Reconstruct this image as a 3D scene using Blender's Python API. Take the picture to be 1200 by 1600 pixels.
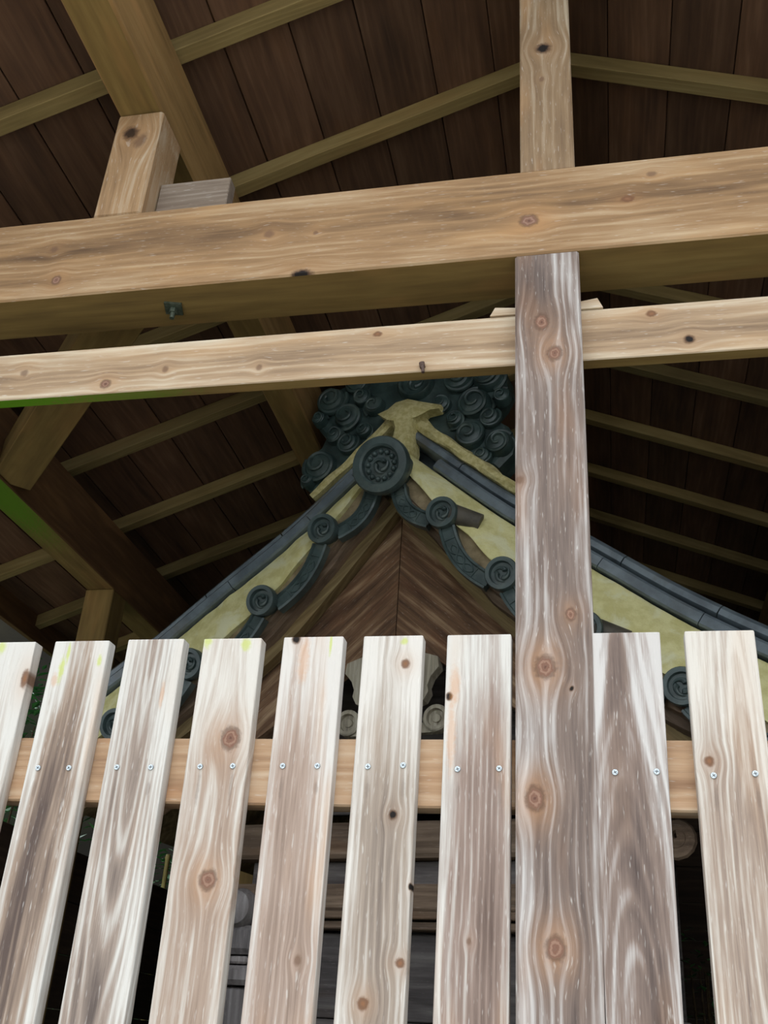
import bpy, bmesh, math, random
from mathutils import Vector, Matrix, noise

for o in list(bpy.data.objects):
    bpy.data.objects.remove(o)
scene = bpy.context.scene
H = 1.5                      # eye height above the ground; every z below is measured from eye height

# ------------------------------------------------------------------ camera
cam = bpy.data.cameras.new('camera')
cam_o = bpy.data.objects.new('camera', cam)
scene.collection.objects.link(cam_o)
cam.sensor_fit = 'VERTICAL'
cam.sensor_height = 36.0
cam.lens = 36.0
cam.clip_start = 0.02
pit, yaw, rol = math.radians(28.1673), math.radians(13.0737), math.radians(3.8913)
fw = Vector((-math.sin(yaw) * math.cos(pit), math.cos(yaw) * math.cos(pit), math.sin(pit)))
rt = Vector((math.cos(yaw), math.sin(yaw), 0))
up = rt.cross(fw)
rt, up = rt * math.cos(rol) + up * math.sin(rol), up * math.cos(rol) - rt * math.sin(rol)
cam_o.matrix_world = Matrix(((rt.x, up.x, -fw.x, 0), (rt.y, up.y, -fw.y, 0), (rt.z, up.z, -fw.z, H), (0, 0, 0, 1)))
scene.camera = cam_o

# ------------------------------------------------------------------ overcast sky
world = bpy.data.worlds.new('overcast_sky')
scene.world = world
world.use_nodes = True
wt = world.node_tree
wt.nodes.clear()
w_out = wt.nodes.new('ShaderNodeOutputWorld')
w_bg = wt.nodes.new('ShaderNodeBackground')
w_tc = wt.nodes.new('ShaderNodeTexCoord')
w_sep = wt.nodes.new('ShaderNodeSeparateXYZ')
w_map = wt.nodes.new('ShaderNodeMapRange')
w_map.inputs['From Min'].default_value = 0.0
w_map.inputs['From Max'].default_value = 1.0
w_map.inputs['To Min'].default_value = 0.45
w_map.inputs['To Max'].default_value = 1.0
wt.links.new(w_tc.outputs['Generated'], w_sep.inputs[0])
wt.links.new(w_sep.outputs['Z'], w_map.inputs['Value'])
w_bg.inputs['Color'].default_value = (0.88, 0.94, 1.0, 1)
wt.links.new(w_map.outputs[0], w_bg.inputs['Strength'])
wt.links.new(w_bg.outputs[0], w_out.inputs[0])

vs = scene.view_settings
vs.view_transform = 'Standard'
vs.look = 'None'
vs.gamma = 1.0
vs.use_curve_mapping = False
vs.exposure = 2.0

# ------------------------------------------------------------------ helpers
col = scene.collection


def srgb(r, g, b):
    def f(c):
        c /= 255.0
        return c / 12.92 if c <= 0.04045 else ((c + 0.055) / 1.055) ** 2.4
    return (f(r), f(g), f(b), 1.0)


def tag(o, label=None, cat=None, group=None, kind=None):
    if label: o['label'] = label
    if cat: o['category'] = cat
    if group: o['group'] = group
    if kind: o['kind'] = kind
    return o


def empty(name, loc=(0, 0, 0), rz=0.0):
    o = bpy.data.objects.new(name, None)
    o.empty_display_size = 0.1
    col.objects.link(o)
    o.location = loc
    o.rotation_euler = (0, 0, rz)
    return o


def link(name, me, mats, parent=None, loc=(0, 0, 0), mat4=None, smooth=False):
    o = bpy.data.objects.new(name, me)
    col.objects.link(o)
    if not isinstance(mats, (list, tuple)):
        mats = [mats]
    if len(me.materials) == 0:
        for m in mats:
            me.materials.append(m)
    if parent is not None:
        o.parent = parent
    if mat4 is not None:
        o.matrix_local = mat4
    else:
        o.location = loc
    if smooth:
        for p in me.polygons:
            p.use_smooth = True
    return o


def mesh_from(verts, faces, name='m', recalc=True):
    me = bpy.data.meshes.new(name)
    me.from_pydata([tuple(v) for v in verts], [], faces)
    if recalc:
        bm = bmesh.new()
        bm.from_mesh(me)
        bmesh.ops.recalc_face_normals(bm, faces=bm.faces)
        bm.to_mesh(me)
        bm.free()
    me.update()
    return me


def box_mesh(lo, hi, bev=0.0, seg=1):
    bm = bmesh.new()
    r = bmesh.ops.create_cube(bm, size=1.0)
    for v in r['verts']:
        v.co = Vector([lo[i] + (v.co[i] + 0.5) * (hi[i] - lo[i]) for i in range(3)])
    if bev > 0:
        bmesh.ops.bevel(bm, geom=list(bm.edges), offset=bev, segments=seg, affect='EDGES', profile=0.5)
    me = bpy.data.meshes.new('box')
    bm.to_mesh(me)
    bm.free()
    return me


def timber(name, lo, hi, mats, parent=None, bev=0.003, loc=(0, 0, 0), mat4=None, face=None):
    """bevelled timber; mats[0] all round, mats[1] on the faces chosen by face(normal)"""
    me = box_mesh(lo, hi, bev)
    o = link(name, me, mats, parent, loc, mat4)
    if face:
        for p in me.polygons:
            if face(p.normal):
                p.material_index = 1
    return o


def tube(path, radii, n=8, closed_ends=True):
    vs_, fs = [], []
    m = len(path)
    if not isinstance(radii, (list, tuple)):
        radii = [radii] * m
    for i, p in enumerate(path):
        p = Vector(p)
        t = (Vector(path[min(i + 1, m - 1)]) - Vector(path[max(i - 1, 0)])).normalized()
        a = Vector((0, 1, 0)) if abs(t.y) < 0.9 else Vector((1, 0, 0))
        u = t.cross(a).normalized()
        w = t.cross(u)
        for k in range(n):
            an = 2 * math.pi * k / n
            vs_.append(p + (u * math.cos(an) + w * math.sin(an)) * radii[i])
    for i in range(m - 1):
        for k in range(n):
            fs.append((i * n + k, i * n + (k + 1) % n, (i + 1) * n + (k + 1) % n, (i + 1) * n + k))
    if closed_ends:
        fs.append(tuple(range(n)))
        fs.append(tuple(range((m - 1) * n, m * n)))
    return vs_, fs


def join(parts):
    V, F = [], []
    for v, f in parts:
        k = len(V)
        V += [Vector(x) for x in v]
        F += [tuple(i + k for i in q) for q in f]
    return V, F


def boxvf(lo, hi):
    x0, y0, z0 = lo
    x1, y1, z1 = hi
    v = [(x0, y0, z0), (x1, y0, z0), (x1, y1, z0), (x0, y1, z0), (x0, y0, z1), (x1, y0, z1), (x1, y1, z1), (x0, y1, z1)]
    f = [(0, 3, 2, 1), (4, 5, 6, 7), (0, 1, 5, 4), (1, 2, 6, 5), (2, 3, 7, 6), (3, 0, 4, 7)]
    return v, f


# ------------------------------------------------------------------ node helpers
class NT:
    def __init__(s, tree):
        s.t = tree

    def n(s, typ, **kw):
        nd = s.t.nodes.new(typ)
        for k, v in kw.items():
            setattr(nd, k, v)
        return nd

    def put(s, sock, val):
        if isinstance(val, bpy.types.NodeSocket):
            s.t.links.new(val, sock)
        else:
            sock.default_value = val

    def m(s, op, a, b=None, c=None, clamp=False):
        nd = s.n('ShaderNodeMath', operation=op, use_clamp=clamp)
        s.put(nd.inputs[0], a)
        if b is not None: s.put(nd.inputs[1], b)
        if c is not None: s.put(nd.inputs[2], c)
        return nd.outputs[0]

    def xyz(s, x, y, z):
        nd = s.n('ShaderNodeCombineXYZ')
        for i, q in enumerate((x, y, z)):
            s.put(nd.inputs[i], q)
        return nd.outputs[0]

    def noise(s, vec, scale, detail=3.0, rough=0.55, dist=0.0):
        nd = s.n('ShaderNodeTexNoise')
        s.put(nd.inputs['Vector'], vec)
        s.put(nd.inputs['Scale'], scale)
        nd.inputs['Detail'].default_value = detail
        nd.inputs['Roughness'].default_value = rough
        nd.inputs['Distortion'].default_value = dist
        return nd.outputs['Fac']

    def rng(s, v, a, b, c=0.0, d=1.0, smooth=True):
        nd = s.n('ShaderNodeMapRange', interpolation_type='SMOOTHSTEP' if smooth else 'LINEAR')
        s.put(nd.inputs[0], v)
        for i, q in zip((1, 2, 3, 4), (a, b, c, d)):
            s.put(nd.inputs[i], q)
        return nd.outputs[0]

    def mix(s, f, a, b, blend='MIX'):
        nd = s.n('ShaderNodeMix', data_type='RGBA', blend_type=blend)
        s.put(nd.inputs[0], f)
        s.put(nd.inputs[6], a)
        s.put(nd.inputs[7], b)
        return nd.outputs[2]

    def ramp(s, f, stops):
        nd = s.n('ShaderNodeValToRGB')
        cr = nd.color_ramp
        while len(cr.elements) > 1:
            cr.elements.remove(cr.elements[-1])
        cr.elements[0].position = stops[0][0]
        cr.elements[0].color = stops[0][1]
        for p, c in stops[1:]:
            e = cr.elements.new(p)
            e.color = c
        s.put(nd.inputs[0], f)
        return nd.outputs[0]


def make_group():
    g = bpy.data.node_groups.new('knot_field', 'ShaderNodeTree')
    for nm in ('L', 'A', 'lk', 'ak', 'rl', 'ra'):
        g.interface.new_socket(nm, in_out='INPUT', socket_type='NodeSocketFloat')
    g.interface.new_socket('Aout', in_out='OUTPUT', socket_type='NodeSocketFloat')
    g.interface.new_socket('R', in_out='OUTPUT', socket_type='NodeSocketFloat')
    g.interface.new_socket('Halo', in_out='OUTPUT', socket_type='NodeSocketFloat')
    t = NT(g)
    gi = t.n('NodeGroupInput').outputs
    go = t.n('NodeGroupOutput').inputs
    dl0 = t.m('SUBTRACT', gi['L'], gi['lk'])
    da0 = t.m('SUBTRACT', gi['A'], gi['ak'])
    dl = t.m('DIVIDE', dl0, gi['rl'])
    da = t.m('DIVIDE', da0, gi['ra'])
    a2 = t.m('MULTIPLY', da, da)
    r2 = t.m('ADD', t.m('MULTIPLY', dl, dl), a2)
    R = t.m('SQRT', r2)
    dls = t.m('DIVIDE', dl, 2.6)
    q = t.m('ADD', t.m('MULTIPLY', dls, dls), t.m('MULTIPLY', a2, 0.16))
    gss = t.m('EXPONENT', t.m('MULTIPLY', q, -0.8))
    off = t.m('MULTIPLY', t.m('MULTIPLY', gss, 0.85), da0)
    g.links.new(t.m('SUBTRACT', gi['A'], off), go['Aout'])
    g.links.new(R, go['R'])
    g.links.new(gss, go['Halo'])
    return g


KNOT = make_group()


def wood(name, axis, light, mid, dark, seed=0.0, knots=(), spots=(), across=None, half=None, fine=1.0,
         stain=0.35, fleck=0.3, ring=70.0, bleach=0.0, top=None, rough=0.8, rnd=False, stain_col=None, contrast=1.0,
         bump=0.35, streak_pos=None, cath=None, tone=0.81):
    """procedural timber: grain runs along `axis` of the object's own space"""
    mt = bpy.data.materials.new(name)
    mt.use_nodes = True
    tr = mt.node_tree
    t = NT(tr)
    bs = tr.nodes['Principled BSDF']
    tc = t.n('ShaderNodeTexCoord').outputs['Object']
    sp = t.n('ShaderNodeSeparateXYZ')
    tr.links.new(tc, sp.inputs[0])
    ax = {'x': 0, 'y': 1, 'z': 2}
    others = [i for i in range(3) if i != ax[axis]]
    ia = ax[across] if across else others[0]
    idp = [i for i in others if i != ia][0]
    L0, A0, D0 = sp.outputs[ax[axis]], sp.outputs[ia], sp.outputs[idp]
    L, A, D = L0, A0, D0
    if rnd:
        rd = t.n('ShaderNodeObjectInfo').outputs['Random']
        L = t.m('ADD', L, t.m('MULTIPLY', rd, 37.0))
        D = t.m('ADD', D, t.m('MULTIPLY', rd, 11.0))
    L = t.m('ADD', L, 0.0)
    W = A
    cores = []
    for k in knots:
        nd = t.n('ShaderNodeGroup')
        nd.node_tree = KNOT
        t.put(nd.inputs['L'], L0)
        t.put(nd.inputs['A'], W)
        for nm, q in zip(('lk', 'ak', 'rl', 'ra'), k[:4]):
            nd.inputs[nm].default_value = q
        W = nd.outputs['Aout']
        cores.append((nd.outputs['R'], nd.outputs['Halo'], k[4]))
    low = t.noise(t.xyz(t.m('MULTIPLY', L, 1.3), t.m('MULTIPLY', W, 7.0), t.m('MULTIPLY_ADD', D, 7.0, seed)), 1.0, 2.0)
    # growth rings
    G = W
    if cath:
        d1 = t.m('ADD', t.m('SUBTRACT', W, cath[1]), t.m('MULTIPLY_ADD', low, 0.03, -0.015))
        d2 = t.m('MULTIPLY', t.m('SUBTRACT', L0, cath[0]), cath[2])
        G = t.m('SQRT', t.m('ADD', t.m('MULTIPLY', d1, d1), t.m('MULTIPLY', d2, d2)))
    ph = t.m('ADD', t.m('MULTIPLY', G, ring * 6.283), t.m('MULTIPLY', low, 30.0))
    ph = t.m('ADD', ph, t.m('MULTIPLY', D, ring * 3.0))
    rg = t.m('MULTIPLY_ADD', t.m('SINE', ph), 0.5, 0.5)
    rg = t.m('POWER', rg, 2.2)
    amp = t.noise(t.xyz(t.m('MULTIPLY', L, 3.0), t.m('MULTIPLY', G, 26.0), t.m('MULTIPLY_ADD', D, 26.0, seed + 17.0)), 1.0, 2.0)
    rg = t.m('MULTIPLY', rg, t.rng(amp, 0.3, 0.65, 0.15, 1.0))
    st1 = t.noise(t.xyz(t.m('MULTIPLY', L, 2.0), t.m('MULTIPLY', G, 30.0), t.m('MULTIPLY_ADD', D, 30.0, seed + 3.1)), 1.0, 3.0, 0.6)
    mid_ = t.noise(t.xyz(t.m('MULTIPLY', L, 4.0), t.m('MULTIPLY', G, 110.0), t.m('MULTIPLY_ADD', D, 110.0, seed + 5.3)), 1.0, 3.0, 0.65)
    st2 = t.noise(t.xyz(t.m('MULTIPLY', L, 14.0), t.m('MULTIPLY', W, 420.0), t.m('MULTIPLY_ADD', D, 420.0, seed + 7.7)), 1.0, 3.0, 0.7)
    big = t.noise(t.xyz(t.m('MULTIPLY', L, 2.8), t.m('MULTIPLY', W, 13.0), t.m('MULTIPLY_ADD', D, 9.0, seed + 13.0)), 1.0, 3.0, 0.6)
    f = t.m('MULTIPLY_ADD', st1, 0.55 * contrast, t.m('MULTIPLY', big, 0.85 * contrast))
    f = t.m('ADD', f, t.m('MULTIPLY', rg, 0.20 * fine))
    f = t.m('ADD', f, t.m('MULTIPLY', mid_, 0.42 * fine))
    f = t.m('ADD', f, t.m('MULTIPLY', st2, 0.34 * fine))
    f = t.m('ADD', f, 0.39 - 0.70 * contrast - 0.42 * fine)
    if half and bleach:
        e = t.rng(t.m('ABSOLUTE', A0), half * 0.45, half * 1.0)
        f = t.m('ADD', f, t.m('MULTIPLY', e, bleach))
    if top is not None:
        e = t.rng(t.m('ADD', L0, t.m('MULTIPLY', low, 0.10)), top - 0.28, top + 0.03)
        f = t.m('ADD', f, t.m('MULTIPLY', e, 0.42))
    if streak_pos is not None:
        e = t.rng(t.m('ABSOLUTE', t.m('ADD', t.m('SUBTRACT', A0, streak_pos[0]), t.m('MULTIPLY_ADD', low, 0.10, -0.05))), 0.0, streak_pos[1], 1.0, 0.0)
        f = t.m('SUBTRACT', f, t.m('MULTIPLY', e, streak_pos[2]))
    c = t.ramp(f, [(0.0, dark), (0.42, mid), (0.85, light)])
    if stain > 0:
        sc = stain_col or srgb(205, 150, 95)
        so = t.noise(t.xyz(t.m('MULTIPLY', L, 3.0), t.m('MULTIPLY', A, 14.0), t.m('MULTIPLY_ADD', D, 14.0, seed + 31.0)), 1.0, 2.0)
        c = t.mix(t.m('MULTIPLY', t.rng(so, 0.52, 0.75), stain), c, sc)
    if fleck > 0:
        fl = t.noise(t.xyz(t.m('MULTIPLY', L, 34.0), t.m('MULTIPLY', W, 300.0), t.m('MULTIPLY_ADD', D, 300.0, seed + 41.0)), 1.0, 2.0)
        c = t.mix(t.m('MULTIPLY', t.rng(fl, 0.62, 0.74), fleck), c, srgb(238, 234, 228))
    wob = t.noise(t.xyz(t.m('MULTIPLY', L, 120.0), t.m('MULTIPLY', A, 120.0), t.m('MULTIPLY_ADD', D, 10.0, seed)), 1.0, 3.0, 0.6)
    wobs = t.m('MULTIPLY_ADD', wob, 0.8, -0.4)
    for R, halo, kind in cores:
        Rw = t.m('ADD', R, wobs)
        hs = {'r': 0.55, 'b': 0.30, 's': 0.15, 'h': 0.2}[kind]
        hm = t.m('MULTIPLY', t.m('MULTIPLY', halo, hs), t.rng(t.m('ADD', big, t.m('MULTIPLY', wobs, 0.3)), 0.35, 0.65, 0.35, 1.0))
        c = t.mix(hm, c, srgb(186, 134, 88))
        if kind == 'r':
            rr = t.m('MULTIPLY_ADD', t.m('SINE', t.m('MULTIPLY', Rw, 14.0)), 0.5, 0.5)
            core = t.mix(t.m('MULTIPLY', rr, 0.6), srgb(128, 92, 76), srgb(170, 136, 116))
            c = t.mix(t.m('MULTIPLY', t.rng(Rw, 0.95, 1.5, 1.0, 0.0), 0.7), c, srgb(98, 72, 58))
            c = t.mix(t.rng(Rw, 0.72, 1.0, 1.0, 0.0), c, core)
            c = t.mix(t.m('MULTIPLY', t.rng(Rw, 0.05, 0.35, 1.0, 0.0), 0.8), c, srgb(92, 58, 48))
        elif kind == 'b':
            c = t.mix(t.m('MULTIPLY', t.rng(Rw, 0.7, 1.35, 1.0, 0.0), 0.9), c, srgb(116, 80, 56))
            c = t.mix(t.rng(Rw, 0.1, 0.6, 1.0, 0.0), c, srgb(140, 98, 70))
        elif kind == 'h':
            c = t.mix(t.m('MULTIPLY', t.rng(Rw, 0.8, 1.5, 1.0, 0.0), 0.9), c, srgb(96, 70, 52))
            c = t.mix(t.rng(Rw, 0.55, 0.95, 1.0, 0.0), c, srgb(28, 21, 18))
        else:
            c = t.mix(t.m('MULTIPLY', t.rng(Rw, 0.5, 1.4, 1.0, 0.0), 0.7), c, srgb(112, 84, 66))
    for (lk, ak, rl, ra, cc, strength) in spots:
        dl = t.m('DIVIDE', t.m('SUBTRACT', L0, lk), rl)
        da = t.m('DIVIDE', t.m('SUBTRACT', A0, ak), ra)
        R = t.m('ADD', t.m('SQRT', t.m('ADD', t.m('MULTIPLY', dl, dl), t.m('MULTIPLY', da, da))), t.m('MULTIPLY', wobs, 1.4))
        c = t.mix(t.m('MULTIPLY', t.rng(R, 0.35, 1.25, 1.0, 0.0), strength), c, cc)
    if rnd:
        c = t.mix(1.0, c, t.ramp(rd, [(0.0, (0.72, 0.72, 0.72, 1)), (1.0, (1.18, 1.14, 1.1, 1))]), 'MULTIPLY')
    if tone != 1.0:
        c = t.mix(1.0, c, (tone, tone, tone, 1), 'MULTIPLY')
    tr.links.new(c, bs.inputs['Base Color'])
    bs.inputs['Roughness'].default_value = rough
    bs.inputs['Specular IOR Level'].default_value = 0.25
    bp = t.n('ShaderNodeBump')
    bp.inputs['Strength'].default_value = bump
    bp.inputs['Distance'].default_value = 0.002
    hgt = t.m('ADD', t.m('MULTIPLY', rg, 0.5), t.m('ADD', t.m('MULTIPLY', mid_, 0.9), t.m('MULTIPLY', st2, 0.5)))
    tr.links.new(hgt, bp.inputs['Height'])
    tr.links.new(bp.outputs[0], bs.inputs['Normal'])
    return mt


def plain(name, c1, c2, scale=12.0, rough=0.6, spec=0.3, bump=0.2, c3=None, metal=0.0, detail=5.0, dist=0.004):
    mt = bpy.data.materials.new(name)
    mt.use_nodes = True
    tr = mt.node_tree
    t = NT(tr)
    bs = tr.nodes['Principled BSDF']
    tc = t.n('ShaderNodeTexCoord').outputs['Object']
    f = t.noise(tc, scale, detail, 0.6)
    c = t.mix(t.rng(f, 0.35, 0.65), c1, c2)
    if c3:
        g = t.noise(tc, scale * 0.45, 4.0, 0.6, 0.6)
        c = t.mix(t.m('MULTIPLY', t.rng(g, 0.52, 0.68), 0.8), c, c3)
    tr.links.new(c, bs.inputs['Base Color'])
    bs.inputs['Roughness'].default_value = rough
    bs.inputs['Metallic'].default_value = metal
    bs.inputs['Specular IOR Level'].default_value = spec
    if bump > 0:
        bp = t.n('ShaderNodeBump')
        bp.inputs['Strength'].default_value = bump
        bp.inputs['Distance'].default_value = dist
        tr.links.new(t.noise(tc, scale * 3.0, 5.0, 0.65), bp.inputs['Height'])
        tr.links.new(bp.outputs[0], bs.inputs['Normal'])
    return mt


# ------------------------------------------------------------------ palettes
SL_L, SL_M, SL_D = srgb(217, 212, 205), srgb(166, 147, 132), srgb(102, 88, 83)
PO_L, PO_M, PO_D = srgb(204, 198, 194), srgb(132, 115, 106), srgb(78, 67, 64)
BM_L, BM_M, BM_D = srgb(200, 174, 140), srgb(157, 123, 88), srgb(100, 76, 55)
FR_L, FR_M, FR_D = srgb(166, 140, 88), srgb(138, 112, 66), srgb(98, 78, 46)      # unweathered undersides
RF_L, RF_M, RF_D = srgb(176, 158, 112), srgb(150, 130, 86), srgb(112, 94, 60)        # rafters
RB_L, RB_M, RB_D = srgb(142, 110, 88), srgb(109, 80, 62), srgb(70, 52, 44)           # roof boards
SH_L, SH_M, SH_D = srgb(182, 154, 122), srgb(116, 88, 66), srgb(56, 41, 32)         # old shrine wood
GREEN, ORANGE, RUST = srgb(196, 206, 96), srgb(208, 146, 92), srgb(112, 98, 90)

m_fresh_x = wood('fresh_timber_x', 'x', FR_L, FR_M, FR_D, 2.0, across='y', fleck=0.0, stain=0.2, fine=0.5, ring=35, bump=0.15)
m_fresh_y = wood('fresh_timber_y', 'y', FR_L, FR_M, FR_D, 4.0, across='x', fleck=0.0, stain=0.2, fine=0.5, ring=35, bump=0.15)
m_fresh_z = wood('fresh_timber_z', 'z', FR_L, FR_M, FR_D, 6.0, across='x', fleck=0.0, stain=0.2, fine=0.5, ring=35, bump=0.15)
m_rafter = wood('rafter_timber', 'x', RF_L, RF_M, RF_D, 8.0, across='y', fleck=0.0, stain=0.1, fine=0.6, ring=60, rnd=True, bump=0.2)
m_board = wood('roof_board_timber', 'y', RB_L, RB_M, RB_D, 10.0, across='x', fleck=0.0, stain=0.15, stain_col=srgb(128, 84, 50), fine=0.6, ring=40, rnd=True, bump=0.2)
m_dark_y = wood('weathered_girder_timber', 'y', srgb(150, 112, 76), srgb(116, 84, 56), srgb(78, 56, 38), 12.0, across='z', fleck=0.0, stain=0.2, fine=0.5, ring=40, bump=0.15)
m_screw = plain('zinc_screw_metal', srgb(196, 204, 208), srgb(150, 158, 162), 300, 0.35, 0.5, 0.0, metal=0.8)
m_screw_shade = plain('screw_recess_shade', srgb(60, 62, 62), srgb(40, 42, 42), 300, 0.5, 0.5, 0.0)  # dark colour painted as the shade inside the screw's cross recess
m_bolt = plain('greenish_zinc_bolt', srgb(104, 112, 100), srgb(72, 82, 70), 60, 0.45, 0.5, 0.0, metal=0.6)
m_nail = plain('rusty_nail_iron', srgb(84, 62, 52), srgb(58, 42, 36), 200, 0.6, 0.4, 0.0)
m_tile = plain('smoked_roof_tile', srgb(112, 124, 132), srgb(88, 98, 106), 14, 0.34, 0.5, 0.25, c3=srgb(94, 96, 94), dist=0.002)
m_carved = plain('carved_tile_clay', srgb(74, 90, 90), srgb(54, 68, 68), 18, 0.38, 0.55, 0.25, c3=srgb(94, 105, 102), dist=0.002)
m_oni = plain('dark_ornament_clay', srgb(54, 72, 70), srgb(38, 52, 51), 18, 0.40, 0.55, 0.25, c3=srgb(74, 88, 84), dist=0.002)
m_stub = plain('brown_round_tile', srgb(92, 86, 76), srgb(66, 62, 56), 16, 0.55, 0.4, 0.25, dist=0.002)
m_plaster = plain('yellow_lime_plaster', srgb(230, 224, 168), srgb(212, 204, 142), 22, 0.9, 0.15, 0.7, c3=srgb(232, 230, 194))
m_straw = plain('coarse_straw_plaster', srgb(214, 204, 152), srgb(186, 174, 118), 60, 0.95, 0.1, 1.0)
m_tan = plain('tan_tile_bedding', srgb(160, 144, 116), srgb(128, 114, 90), 20, 0.9, 0.1, 0.4)
m_barge = wood('bargeboard_timber', 'x', SH_L, SH_M, SH_D, 21.0, across='z', fleck=0.15, stain=0.35, stain_col=srgb(126, 76, 50), ring=20, fine=1.3, bump=0.5, contrast=1.3, tone=1.0)
m_strip = wood('gable_strip_timber', 'x', srgb(168, 152, 112), srgb(132, 114, 80), srgb(80, 64, 44), 23.0, across='z', fleck=0.0, stain=0.1, ring=50, bump=0.4, tone=1.0)
m_shrine_x = wood('shrine_beam_timber', 'x', srgb(166, 146, 126), srgb(122, 104, 88), srgb(68, 56, 48), 25.0, across='z', fleck=0.1, stain=0.1, ring=40, rnd=True, bump=0.4, tone=1.0)
m_shrine_z = wood('shrine_post_timber', 'z', srgb(190, 186, 186), srgb(148, 143, 143), srgb(90, 85, 85), 27.0, across='x', fleck=0.15, stain=0.05, ring=40, rnd=True, bump=0.4, tone=1.0)
m_panel = wood('shrine_panel_timber', 'x', srgb(146, 141, 138), srgb(106, 101, 100), srgb(62, 57, 57), 29.0, across='z', fleck=0.1, stain=0.05, ring=20, rnd=True, bump=0.3)
m_grey = wood('grey_carved_timber', 'z', srgb(196, 190, 172), srgb(160, 152, 134), srgb(108, 100, 88), 31.0, across='x', fleck=0.2, stain=0.05, ring=60, bump=0.5, tone=1.0)
m_ground = plain('mossy_gravel_ground', srgb(180, 178, 168), srgb(154, 152, 140), 3.0, 0.95, 0.1, 0.6, c3=srgb(134, 138, 112))
m_hill = plain('forest_soil', srgb(34, 31, 22), srgb(22, 20, 15), 1.6, 0.95, 0.1, 0.8, c3=srgb(26, 34, 18))
m_leaf = plain('glossy_green_leaf', srgb(66, 122, 60), srgb(42, 92, 50), 6.0, 0.4, 0.5, 0.0, c3=srgb(96, 148, 80))
m_stem = plain('shrub_bark', srgb(92, 76, 54), srgb(62, 50, 36), 20.0, 0.9, 0.2, 0.5)
m_lit_edge = plain('pale_lit_edge', srgb(182, 166, 104), srgb(150, 134, 78), 6.0, 0.5, 0.4, 0.0)

# ================================================================== the setting: ground, added bank, roof
gm = bmesh.new()
bmesh.ops.create_grid(gm, x_segments=40, y_segments=40, size=20)
for v in gm.verts:
    v.co.z = 0.02 * noise.noise(v.co * 0.8)
me = bpy.data.meshes.new('floor')
gm.to_mesh(me)
gm.free()
tag(link('floor', me, m_ground), 'mossy gravel ground around the fenced shrine', None, kind='structure')

# earth bank added round left, back and right to block the sky
V, F = [], []
path = [(-5.2, -1.0), (-4.6, 1.5), (-4.3, 4.0), (-3.6, 6.2), (-2, 7.4), (1, 7.2), (3.2, 6.4), (4.0, 4.5), (4.2, 2.0), (4.6, -0.5)]
prof = [(0, -0.1), (0.3, 1.0), (0.7, 2.3), (1.3, 3.8), (2.1, 5.4), (3.2, 7.0), (5.0, 8.5)]
pts = []
for i in range(len(path) - 1):
    for k in range(6):
        a, b = Vector(path[i]), Vector(path[i + 1])
        pts.append(a.lerp(b, k / 6))
pts.append(Vector(path[-1]))
for i, p in enumerate(pts):
    t = (pts[min(i + 1, len(pts) - 1)] - pts[max(i - 1, 0)]).normalized()
    nrm = Vector((-t.y, t.x))
    for d, z in prof:
        q = p + nrm * d
        j = noise.noise(Vector((q.x, q.y, z)) * 0.9) * 0.35
        V.append((q.x + nrm.x * j, q.y + nrm.y * j, z + j * 0.4 * (z > 0)))
n_ = len(prof)
for i in range(len(pts) - 1):
    for k in range(n_ - 1):
        F.append((i * n_ + k, (i + 1) * n_ + k, (i + 1) * n_ + k + 1, i * n_ + k + 1))
tag(link('sky_blocking_bank', mesh_from(V, F), m_hill, smooth=True), 'dark earth bank added round the shelter to block the sky', None, kind='structure')

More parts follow.
